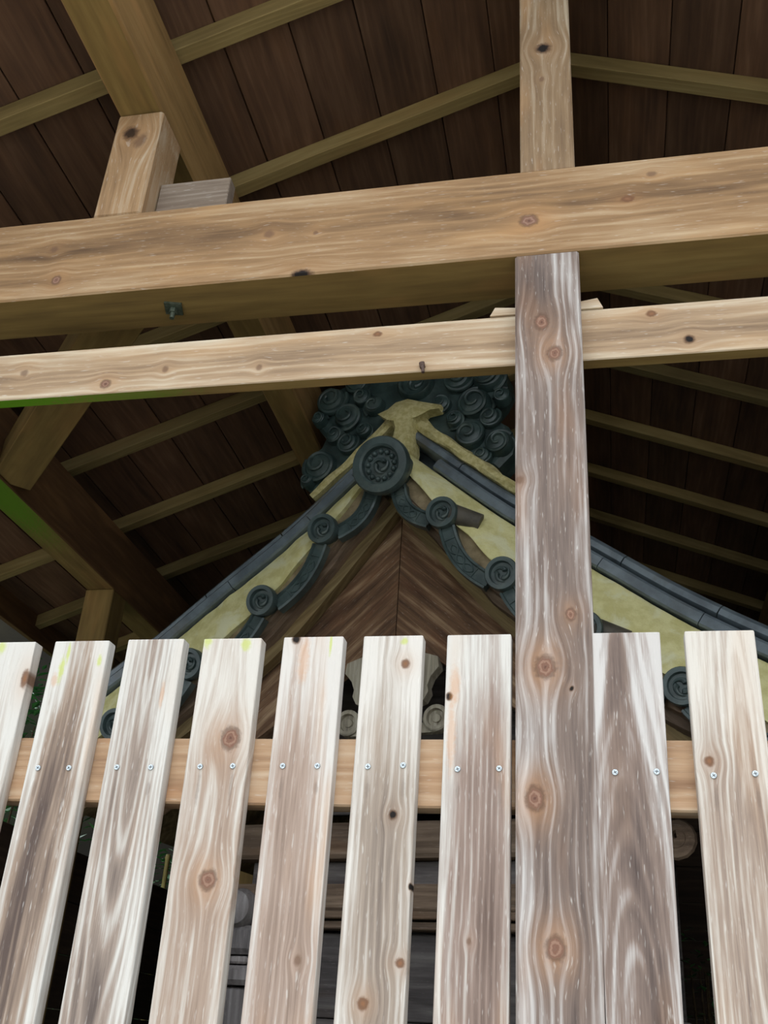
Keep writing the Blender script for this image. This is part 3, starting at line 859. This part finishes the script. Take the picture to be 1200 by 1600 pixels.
# plaster mound at the apex with its splayed top
V, F = [], []
mound = [(-0.085, 1.950), (-0.05, 1.962), (-0.02, 1.985), (0.02, 1.990), (0.07, 1.972), (0.145, 1.942), (0.14, 1.930), (0.09, 1.925), (0.072, 1.90), (0.055, 1.84), (0.06, 1.78), (0.05, 1.70), (-0.015, 1.72), (-0.028, 1.80), (-0.018, 1.87), (-0.045, 1.932)]
cx_, cz_ = 0.02, 1.85
for ring_, (sc, v_) in enumerate(((1.0, 0.125), (1.0, 0.085), (0.8, 0.062), (0.45, 0.05))):
    for (a, b) in mound:
        j = 0.006 * noise.noise(Vector((a * 40, b * 40, ring_)))
        V.append((cx_ + (a - cx_) * sc + j, v_ + j, cz_ + (b - cz_) * sc + j + H))
nm = len(mound)
for i in range(3):
    for k in range(nm):
        F.append((i * nm + k, i * nm + (k + 1) % nm, (i + 1) * nm + (k + 1) % nm, (i + 1) * nm + k))
F.append(tuple(range(nm)))
F.append(tuple(range(3 * nm, 4 * nm)))
spart('apex_plaster', (V, F), m_straw, smooth=True)

# gable edge tiles: round end with a three-comma crest and a curved apron
DISC = [0.2, 0.39, 0.621, 0.862, 1.11]
RD = 0.050


def disc_mesh(r, tilt):
    face = lathe_y([(r * 0.80, 0.17), (r * 0.84, 0.012), (r, 0.010), (r, -0.012), (r * 0.95, -0.017), (r * 0.72, -0.017), (r * 0.66, -0.003), (0.001, -0.003)], 28)
    body = face
    return xf(join([body, tomoe(r * 0.56, -0.007)]), Matrix.Rotation(tilt, 4, 'X'))


DISC_ME = mesh_from(*disc_mesh(RD, math.radians(10)))
for p in DISC_ME.polygons: p.use_smooth = True
DISC_ME.set_sharp_from_angle(angle=math.radians(40))
DISC_ME.materials.append(m_carved)


def apron(oa, za, ob, zb, sag, side, h=0.052):
    """curved hanging band from (oa,za) to (ob,zb) bulging down towards the gable centre, with raised rims and a relief"""
    n = 18
    pts_, nr = [], []
    dx, dz = ob - oa, zb - za
    l = math.hypot(dx, dz)
    px, pz = dz / l, -dx / l          # perpendicular pointing down / inwards
    if pz > 0: px, pz = -px, -pz
    for i in range(n + 1):
        t = i / n
        w = sag * math.sin(math.pi * t) ** 0.9 if 0 < t < 1 else 0
        pts_.append(Vector((oa + dx * t + px * w, 0, za + dz * t + pz * w)))
    V, F = [], []
    sec = [(-h / 2, 0.025), (-h / 2, -0.004), (-h / 2 + 0.007, -0.006), (-h / 2 + 0.010, 0.001), (h / 2 - 0.010, 0.001), (h / 2 - 0.007, -0.006), (h / 2, -0.004), (h / 2, 0.025)]
    m = len(sec)
    nrm = []
    for i in range(n + 1):
        tg = (pts_[min(i + 1, n)] - pts_[max(i - 1, 0)]).normalized()
        nn = Vector((-tg.z, 0, tg.x))
        if nn.z < 0: nn = -nn
        nrm.append((tg, nn))
        for (hh, v) in sec:
            q = pts_[i] + nn * hh
            V.append((side * q.x, v, q.z + H))
    for i in range(n):
        for k in range(m):
            F.append((i * m + k, i * m + (k + 1) % m, (i + 1) * m + (k + 1) % m, (i + 1) * m + k))
    F.append(tuple(range(m)))
    F.append(tuple(range(n * m, n * m + m)))
    parts = [(V, F)]
    # scrolling relief in the middle of the band
    for ph in (0, math.pi):
        pth = []
        for i in range(25):
            t = 0.25 + 0.5 * i / 24
            f = t * n
            i0 = min(int(f), n - 1)
            q = pts_[i0].lerp(pts_[i0 + 1], f - i0) + nrm[i0][1] * (h * 0.22 * math.sin(i / 24 * 3 * math.pi + ph))
            pth.append((side * q.x, 0.0, q.z + H))
        parts.append(tube(pth, 0.0032, 6))
    for te in (0.19, 0.81):
        f = te * n
        i0 = int(f)
        a = pts_[i0] - nrm[i0][1] * (h / 2 - 0.008)
        b = pts_[i0] + nrm[i0][1] * (h / 2 - 0.008)
        parts.append(tube([(side * a.x, 0.0, a.z + H), (side * b.x, 0.0, b.z + H)], 0.0028, 6))
    return join(parts)


for s in (1, -1):
    prev = (0.045, 1.61)
    for i, o_ in enumerate(DISC):
        cur = (o_, dict(T_DISC)[o_])
        # the band leaves the lower side of the upper disc and ends beside the lower one
        sx = prev[0] + (0.012 if i else 0.0)
        sz = prev[1] - (0.045 if i else 0.01)
        t_o = apron(sx, sz, cur[0] - 0.045, cur[1] - 0.012, 0.026 if i else 0.03, s)
        edge = spart('edge_tile', t_o, m_carved, smooth=True)
        d = link('tile_disc', DISC_ME, m_carved, edge, loc=(s * cur[0], -0.012, cur[1] + H))
        d.rotation_euler = (0, random.uniform(0, 2), 0) if False else (0, 0, 0)
        # tan bedding behind the band
        prev = cur
    # bedding strip seen between the bands and the plaster
    spart('tile_bedding', sweep(lambda o: zd(o) - 0.01, 0.05, 1.14, [(0.022, 0.030), (0.022, 0.12), (-0.03, 0.12), (-0.03, 0.026)], s, 50, 0.004), m_tan)

# stray round tiles lying behind the discs of the right-hand edge
for o_ in (0.2, 0.621):
    z_ = dict(T_DISC)[o_]
    spart('round_tile', tube([(o_ + 0.02, 0.010, z_ + 0.006 + H), (o_ + 0.108, 0.034, z_ - 0.026 + H)], [0.033, 0.027], 18), m_stub, smooth=True)

# big round tile at the apex: rim, ring of beads, three-comma crest
R_ = 0.096
parts = [lathe_y([(R_ * 0.74, 0.26), (R_ * 0.80, 0.03), (R_ * 0.98, 0.012), (R_, 0.004), (R_, -0.014), (R_ * 0.95, -0.024), (R_ * 0.70, -0.027), (R_ * 0.63, -0.022), (R_ * 0.605, -0.004), (0.001, -0.004)], 44)]
parts.append(tomoe(R_ * 0.33, -0.010))
for k in range(13):
    a = 2 * math.pi * k / 13 + 0.1
    c_ = Vector((R_ * 0.47 * math.cos(a), -0.006, R_ * 0.47 * math.sin(a)))
    V, F = [], []
    for i in range(5):
        th_ = math.pi / 2 * i / 4
        for j in range(8):
            ph = 2 * math.pi * j / 8
            V.append(c_ + Vector((0.0095 * math.cos(th_) * math.cos(ph), -0.0125 * math.sin(th_), 0.0095 * math.cos(th_) * math.sin(ph))))
    for i in range(4):
        for j in range(8):
            F.append((i * 8 + j, i * 8 + (j + 1) % 8, (i + 1) * 8 + (j + 1) % 8, (i + 1) * 8 + j))
    parts.append((V, F))
M = Matrix.Translation((0.004, -0.045, 1.653 + H)) @ Matrix.Rotation(math.radians(14), 4, 'X')
big_me = mesh_from(*join(parts))
for p in big_me.polygons: p.use_smooth = True
big_me.set_sharp_from_angle(angle=math.radians(40))
o = link('crest_tile', big_me, m_carved, shrine, mat4=M)
o['label'] = 'large round end tile with beaded ring and swirl crest'

# ridge ornament: carved cloud plate with scrolls and a round crest
outl = [(0.0, 1.93), (0.12, 1.86), (0.28, 1.715), (0.33, 1.70), (0.375, 1.745), (0.385, 1.80), (0.362, 1.85), (0.325, 1.88), (0.305, 1.93), (0.335, 1.965), (0.358, 2.01), (0.352, 2.07), (0.315, 2.12), (0.255, 2.135), (0.225, 2.16), (0.205, 2.21), (0.14, 2.235), (0.09, 2.265), (0.0, 2.275)]
outl = outl + [(-a, b) for a, b in reversed(outl[1:-1])]
V, F = [], []
V0 = 0.135
cz = 2.0
for sc, v in ((1.0, V0 + 0.10), (1.0, V0 + 0.012), (0.955, V0), (0.5, V0 - 0.004)):
    for a, b in outl:
        V.append((a * sc, v, cz + (b - cz) * sc + H))
nn_ = len(outl)
for i in range(3):
    for k in range(nn_):
        F.append((i * nn_ + k, i * nn_ + (k + 1) % nn_, (i + 1) * nn_ + (k + 1) % nn_, (i + 1) * nn_ + k))
F.append(tuple(range(nn_)))
F.append(tuple(range(3 * nn_, 4 * nn_)))
oni = spart('ridge_ornament', (V, F), m_oni)
oni['label'] = 'carved cloud-scroll ridge end ornament of dark clay'


def scroll(cx, czz, r, dirn=1, turns=1.7, a0=0.0, hgt=0.042):
    """a cloud scroll: domed lobe with a spiral ridge"""
    dome = []
    V, F = [], []
    prof = [(1.0, 0.0), (0.96, -0.5), (0.80, -0.85), (0.45, -1.0), (0.02, -0.95)]
    n = 22
    for q, h in prof:
        for k in range(n):
            a = 2 * math.pi * k / n
            V.append((cx + r * q * math.cos(a), V0 + 0.004 + hgt * h, czz + r * q * math.sin(a) + H))
    for i in range(len(prof) - 1):
        for k in range(n):
            F.append((i * n + k, i * n + (k + 1) % n, (i + 1) * n + (k + 1) % n, (i + 1) * n + k))
    F.append(tuple(range((len(prof) - 1) * n, len(prof) * n)))
    pth, rad = [], []
    m = 40
    for i in range(m + 1):
        t = i / m
        a = a0 + dirn * 2 * math.pi * turns * t
        rr = r * (1.08 - 0.86 * t)
        pth.append((cx + rr * math.cos(a), V0 - hgt * (0.25 + 0.75 * min(1, t * 1.6)), czz + rr * math.sin(a) + H))
        rad.append(r * 0.17 * (1 - 0.35 * t))
    return join([(V, F), tube(pth, rad, 7)])


for (a, b, r, dr, a0) in ((-0.305, 1.800, 0.060, 1, 2.6), (-0.205, 1.872, 0.040, -1, 1.0), (-0.215, 1.985, 0.052, 1, 3.4), (-0.285, 2.065, 0.055, -1, 0.5), (-0.185, 2.125, 0.045, 1, 2.0), (-0.115, 2.010, 0.038, -1, 4.0),
                          (0.252, 1.950, 0.056, 1, 1.4), (0.235, 1.826, 0.052, -1, 2.4), (0.337, 1.778, 0.045, 1, 0.6), (0.300, 2.050, 0.058, 1, 5.0), (0.190, 2.060, 0.050, -1, 0.2), (0.135, 1.968, 0.034, 1, 3.0), (0.305, 1.880, 0.036, -1, 1.0), (0.10, 2.17, 0.05, 1, 0.0), (-0.08, 2.17, 0.05, -1, 0.0),
                          (-0.255, 1.915, 0.034, 1, 1.2), (-0.145, 1.915, 0.030, 1, 5.0), (-0.165, 2.055, 0.034, -1, 2.2), (-0.325, 1.995, 0.028, 1, 0.0), (0.185, 1.895, 0.032, 1, 4.2), (0.345, 1.955, 0.03, -1, 3.0), (0.28, 1.735, 0.032, -1, 1.5), (-0.345, 1.745, 0.026, -1, 4.0)):
    spart('cloud_scroll', scroll(a, b, r, dr, 1.7, a0), m_oni, oni, smooth=True)
V, F = xf(join([lathe_y([(0.066, 0.02), (0.066, -0.012), (0.058, -0.022), (0.050, -0.020), (0.046, -0.008), (0.001, -0.008)], 32), tomoe(0.036, -0.009)]), Matrix.Translation((0.036, V0 - 0.012, 2.075 + H)))
spart('ornament_crest', (V, F), m_oni, oni, smooth=True)

# grey carved pendant under the bargeboards
pend = [(0, 1.10), (0.06, 1.10), (0.11, 1.085), (0.148, 1.072), (0.152, 1.040), (0.128, 1.012), (0.118, 0.985), (0.122, 0.965), (0.108, 0.940), (0.08, 0.93), (0.06, 0.90), (0.03, 0.885), (0, 0.86)]
pend = pend + [(-a, b) for a, b in reversed(pend[1:-1])]
V = [(a, v, b + H) for v in (0.135, 0.175) for a, b in pend]
np_ = len(pend)
F = [tuple(range(np_)), tuple(range(np_, 2 * np_))] + [(k, (k + 1) % np_, np_ + (k + 1) % np_, np_ + k) for k in range(np_)]
pd = spart('gable_pendant', (V, F), m_grey)
for s in (-1, 1):
    V, F = xf(lathe_y([(0.040, 0.03), (0.040, -0.004), (0.036, -0.008), (0.027, -0.008), (0.025, 0.006), (0.014, 0.008), (0.012, 0.001), (0.001, -0.002)], 24), Matrix.Translation((s * 0.140 + 0.008, 0.14, 0.885 + H)))
    spart('pendant_scroll', (V, F), m_grey, pd, smooth=True)
spart('pendant_arm', boxvf((-0.14, 0.145, 0.845 + H), (0.15, 0.17, 0.875 + H)), m_grey, pd)

# gable wall, beams and corner posts of the body
HW = 0.62
def sbox(name, lo, hi, mat, parent=None, bev=0.003, axis_loc=None):
    c = [(lo[i] + hi[i]) / 2 for i in range(3)]
    me = box_mesh([lo[i] - c[i] for i in range(3)], [hi[i] - c[i] for i in range(3)], bev)
    return link(name, me, mat, parent or shrine, loc=(c[0], c[1], c[2] + H))


random.seed(11)
for k in range(5):                                   # dark boards of the gable wall
    sbox('gable_board', (-HW, 0.60, 0.72 + k * 0.16), (HW, 0.625, 0.72 + k * 0.16 + 0.157), m_panel)
bb = sbox('rainbow_beam', (-0.68, 0.47, 0.557), (0.68, 0.56, 0.668), m_shrine_x, bev=0.012)
for s in (-1, 1):
    V, F = xf(tube([(s * 0.03 * math.cos(a) * (1 - i / 22), 0, 0.03 * math.sin(a) * (1 - i / 22)) for i, a in enumerate([0.45 * k for k in range(20)])], 0.006, 6), Matrix.Translation((s * 0.10, -0.045, 0.0)))
    spart('beam_scroll', (V, F), m_shrine_x, bb)
sbox('recess_board', (-HW, 0.53, 0.48), (HW, 0.55, 0.556), m_panel)
sbox('wall_beam', (-0.70, 0.46, 0.402), (0.70, 0.54, 0.478), m_shrine_x, bev=0.006)
sbox('wall_moulding', (-HW, 0.455, 0.378), (HW, 0.54, 0.400), m_shrine_x)
sbox('wall_moulding', (-HW, 0.475, 0.350), (HW, 0.54, 0.372), m_shrine_x)
for k in range(5):
    sbox('wall_board', (-HW, 0.52, 0.345 - (k + 1) * 0.24), (HW, 0.545, 0.342 - k * 0.24), m_panel)
sbox('plinth_beam', (-0.7, 0.45, -H + 0.25), (0.7, 0.58, -H + 0.42), m_shrine_x)
for s in (-1, 1):
    for v0 in (0.46, 1.34):
        sbox('body_post', (s * 0.60 - 0.05, v0, -H + 0.1), (s * 0.60 + 0.05, v0 + 0.10, 0.175), m_shrine_z, bev=0.008)
        sbox('foundation_stone', (s * 0.60 - 0.11, v0 - 0.06, -H - 0.02), (s * 0.60 + 0.11, v0 + 0.16, -H + 0.1), m_ground, bev=0.02)
    sbox('bracket_cap', (s * 0.60 - 0.075, 0.43, 0.18), (s * 0.60 + 0.075, 0.58, 0.235), m_shrine_z, bev=0.014)
    sbox('bracket_block', (s * 0.60 - 0.045, 0.44, 0.24), (s * 0.60 + 0.045, 0.54, 0.262), m_shrine_z, bev=0.006)
    sbox('bracket_block', (s * 0.60 - 0.065, 0.42, 0.266), (s * 0.60 + 0.065, 0.55, 0.350), m_shrine_z, bev=0.016)
    V, F = xf(lathe_y([(0.02, 0.05), (0.05, 0.04), (0.062, 0.0), (0.05, -0.035), (0.01, -0.05)], 16), Matrix.Translation((s * 0.60, 0.44, 0.40 + H)))
    spart('bracket_arm', (V, F), m_shrine_z, smooth=True)
    # carved scroll ends of the beam
    V, F = [], []
    pth = [(s * (0.70 + 0.055 + 0.055 * (1 - i / 30) * math.cos(a)), 0.50, 0.61 + 0.055 * (1 - i / 30) * math.sin(a) + H) for i, a in enumerate([0.42 * k + 2.6 for k in range(28)])]
    spart('beam_nosing', tube(pth, 0.018, 8), m_shrine_x, smooth=True)
for s in (-1, 1):                                      # side walls keep the inside dark
    for k in range(6):
        sbox('side_board', (s * 0.60 - 0.012, 0.57, -1.1 + k * 0.31), (s * 0.60 + 0.012, 1.34, -1.1 + k * 0.31 + 0.306), m_panel)
for k in range(7):
    sbox('back_board', (-HW, 1.45, -1.1 + k * 0.37), (HW, 1.475, -1.1 + k * 0.37 + 0.366), m_panel)
sbox('shrine_floor', (-HW, 0.56, -H + 0.42), (HW, 1.45, -H + 0.46), m_panel)
sbox('rafter_end', (-1.07, 0.30, 0.555), (-1.03, 0.40, 0.65), m_grey, bev=0.006)

# ================================================================== plants outside the shelter
def shrub(loc, h, r, n, label, seed, leaf=0.07):
    random.seed(seed)
    t = tag(empty('shrub', loc), label, 'shrub', 'shrubs around the shelter')
    parts = []
    for k in range(5):
        a = random.uniform(0, 6.28)
        rr = r * random.uniform(0.2, 0.6)
        parts.append(tube([(0.03 * math.cos(a), 0.03 * math.sin(a), 0), (rr * 0.5 * math.cos(a), rr * 0.5 * math.sin(a), h * 0.5), (rr * math.cos(a), rr * math.sin(a), h * 0.92)], [0.016, 0.011, 0.004], 6))
    link('stem', mesh_from(*join(parts)), m_stem, t)
    V, F = [], []
    for k in range(n):
        a, q, z = random.uniform(0, 6.28), math.sqrt(random.random()), random.uniform(0.12, 1.0)
        rr = r * q * (0.55 + 0.45 * math.sin(math.pi * min(1, z * 0.9 + 0.1)))
        c = Vector((rr * math.cos(a), rr * math.sin(a), z * h))
        d = Vector((math.cos(a) + random.uniform(-.6, .6), math.sin(a) + random.uniform(-.6, .6), random.uniform(-0.5, 0.5))).normalized()
        w = d.cross(Vector((0, 0, 1))).normalized()
        nrm = w.cross(d)
        l = leaf * random.uniform(0.7, 1.3)
        i = len(V)
        V += [c, c + d * l * 0.45 + w * l * 0.22 + nrm * l * 0.05, c + d * l, c + d * l * 0.45 - w * l * 0.22 + nrm * l * 0.05, c + d * l * 0.5 - nrm * l * 0.02]
        F += [(i, i + 1, i + 4), (i + 1, i + 2, i + 4), (i + 2, i + 3, i + 4), (i + 3, i, i + 4)]
    f = link('foliage', mesh_from(V, F, recalc=False), m_leaf, t)
    f['kind'] = 'stuff'
    return t


shrub((-2.75, 4.3, 0), 3.05, 0.55, 3200, 'tall leafy shrub at the far left behind the leftmost pickets', 1)
shrub((-2.45, 5.4, 0), 2.45, 0.42, 2200, 'green shrub glimpsed in the gap beneath the fence rail left of the shrine', 2)
shrub((0.42, 5.2, 0), 2.12, 0.22, 420, 'slim leafy plant in the dark gap behind the rightmost picket', 3, 0.05)
pv = []  # pale pole added for the lit edge of a post
for k in range(5):
    pv.append(tube([(0, 0, k * 0.46), (0, 0, k * 0.46 + 0.43), (0, 0, k * 0.46 + 0.445), (0, 0, k * 0.46 + 0.46)], [0.011, 0.011, 0.014, 0.011], 10))
tag(link('lit_edge_pole', mesh_from(*join(pv)), m_lit_edge, loc=(-2.03, 4.73, 0), smooth=True), 'thin pale pole added as the lit edge of a post behind the third picket gap', 'pole')
